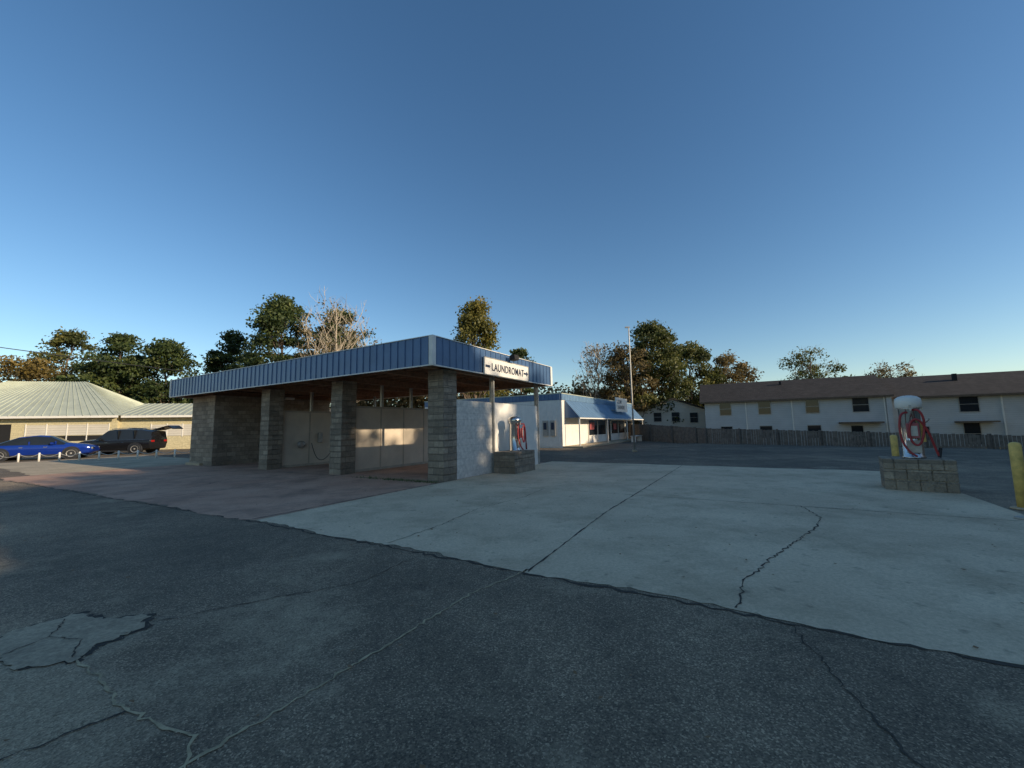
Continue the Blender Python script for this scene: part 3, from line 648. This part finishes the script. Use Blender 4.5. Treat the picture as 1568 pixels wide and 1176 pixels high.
tree("shade_oak",16.8,58,12.8,8,"oak",BR,15,.12,60,130,.25)
tree("shade_oak",27.5,62,13.6,9,"oak",O,16,.1,80,170,.26)
tree("shade_oak",34.0,64,12.4,8,"oak",BR,17,.15,60,120,.25)
tree("pine_tree",52,70,13.9,9.5,"oak",O,18,.4,42,90,.25,bare=2)
tree("shade_oak",71,75,12.3,8,"oak",BR,19,.4,36,80,.25,bare=3)
def mass(name,spots,mats,seed):
    rng=np.random.default_rng(seed);C=[];T=[];S=[]
    for (x,y,h,w,n) in spots:
        m=int(n/90)
        for i in range(m):
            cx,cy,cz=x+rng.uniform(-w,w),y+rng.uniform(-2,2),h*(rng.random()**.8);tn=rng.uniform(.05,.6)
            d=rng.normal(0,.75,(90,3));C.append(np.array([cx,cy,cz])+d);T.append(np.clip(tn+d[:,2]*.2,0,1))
    C=np.concatenate(C);T=np.concatenate(T);C[:,2]=np.maximum(C[:,2],.1);n=len(C)
    u=rng.normal(0,1,(n,3));u/=np.linalg.norm(u,axis=1)[:,None];v=np.cross(u,rng.normal(0,1,(n,3)));v/=np.linalg.norm(v,axis=1)[:,None]
    s=.32*rng.uniform(.45,1.2,(n,1));u*=s;v*=s*.6
    Q=np.stack([C-u,C-v,C+u,C+v],1).reshape(-1,3)
    me=bpy.data.meshes.new(name);me.from_pydata(Q.tolist(),[],[(4*i,4*i+1,4*i+2,4*i+3) for i in range(n)]);me.materials.append(mats)
    at=me.attributes.new("tone","FLOAT","FACE");at.data.foreach_set("value",T.astype(np.float32));me.update()
    o=bpy.data.objects.new(name,me);sc.collection.objects.link(o)
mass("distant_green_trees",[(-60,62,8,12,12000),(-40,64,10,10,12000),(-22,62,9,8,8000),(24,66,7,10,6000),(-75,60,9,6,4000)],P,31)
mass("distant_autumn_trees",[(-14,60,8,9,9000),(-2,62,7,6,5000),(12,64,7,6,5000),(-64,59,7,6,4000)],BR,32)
# ------------------------------------------------------------------ unseen building and trees (right of the camera), added to shade the lot
SD=(.911,-.412);EL=R(18);az=math.atan2(*SD)
pd=(.412,.911);cc=(27.1,-1.1)
br=empty("shade_brick_building",(cc[0]-pd[0]*48,cc[1]-pd[1]*48,0),math.atan2(pd[1],pd[0]))  # out-of-view building, added to keep the low sun off the lot
# outward (camera-facing) side is local +y
box("walls",0,75,-12,0,0,10.2,M["brick"],br);box("parapet",-.1,75.1,-12.1,.1,10.203,10.6,M["white"],br)
boxes("window_glass",[(x,x+1.6,.003,.02,z,z+1.5) for x in range(3,72,5) for z in (1,4.1,7.2)],M["glass"],br)
boxes("window_frame",[(x-.1,x+1.7,.021,.05,z-.1,z) for x in range(3,72,5) for z in (1,4.1,7.2)]+[(x-.1,x+1.7,.021,.05,z+1.5,z+1.6) for x in range(3,72,5) for z in (1,4.1,7.2)],M["white"],br)
def occ(k,off): return (cc[0]+pd[0]*k+SD[0]*off,cc[1]+pd[1]*k+SD[1]*off)
base=tree("shade_oak",*occ(-44,16),21,12,"oak",O,40,.12,75,190,.45)  # out-of-view oaks added as sun blockers; gaps in the row let patches through
for i,(k,h,w_) in enumerate([(-37,1,1),(-30,.97,1),(-23,1.05,1),(-16,1.0,1),(-9,1.0,1),(-1.5,.97,.95),(4.6,.9,.38),(10.6,.95,.7),(27,1.0,.9)]):
    o=bpy.data.objects.new("shade_oak",base.data);sc.collection.objects.link(o);o.location=(*occ(k,16),0);o.scale=(w_,w_,h);o.rotation_euler=(0,0,i*1.3)
# power line, left
up=empty("utility_pole",(-50,24,0));lathe("pole",[(.16,0),(.11,10.5)],M["bark"],up,seg=10);box("crossarm",-.06,.06,-1.1,1.1,9.8,9.95,M["wood"],up)
for i,dy in enumerate((-1,0,1)):
    tube(f"wire_{i}",[(0,dy,10),(6,18+dy,9.1),(12,36+dy,9.3)],.014,M["black"],up)
# ------------------------------------------------------------------ light
w=bpy.data.worlds.new("World");sc.world=w;w.use_nodes=True;nt=w.node_tree;bg=nt.nodes["Background"]
sk=nt.nodes.new("ShaderNodeTexSky");sk.sky_type="NISHITA";sk.sun_disc=False;sk.sun_elevation=EL;sk.sun_rotation=az
sk.altitude=100;sk.air_density=1.0;sk.dust_density=.3;sk.ozone_density=1.8
hs=nt.nodes.new("ShaderNodeHueSaturation");hs.inputs["Saturation"].default_value=1.2
nt.links.new(sk.outputs[0],hs.inputs["Color"]);nt.links.new(hs.outputs[0],bg.inputs[0]);bg.inputs[1].default_value=.15
sd=bpy.data.lights.new("sun","SUN");sd.energy=5.0;sd.angle=R(.5);sd.color=(1,.84,.62)
so=bpy.data.objects.new("sun",sd);sc.collection.objects.link(so)
dv=Vector((math.sin(az)*math.cos(EL),math.cos(az)*math.cos(EL),math.sin(EL)));so.rotation_euler=dv.to_track_quat("Z","Y").to_euler();so.location=(60,-30,40)
# ------------------------------------------------------------------ camera
p,r=.1054,-.0187
F=Vector((0,math.cos(p),math.sin(p)));U=Vector((0,-math.sin(p),math.cos(p)));Rv=Vector((1,0,0))
R2=Rv*math.cos(r)+U*math.sin(r);U2=-Rv*math.sin(r)+U*math.cos(r)
cd=bpy.data.cameras.new("camera");cd.sensor_width=36;cd.lens=36*619.8/1568;cd.clip_end=3000;cd.clip_start=.05
co=bpy.data.objects.new("camera",cd);sc.collection.objects.link(co)
m=Matrix((R2,U2,-F)).transposed().to_4x4();m.translation=(0,0,1.55);co.matrix_world=m;sc.camera=co
sc.view_settings.view_transform="Standard";sc.view_settings.look="None";sc.view_settings.exposure=0
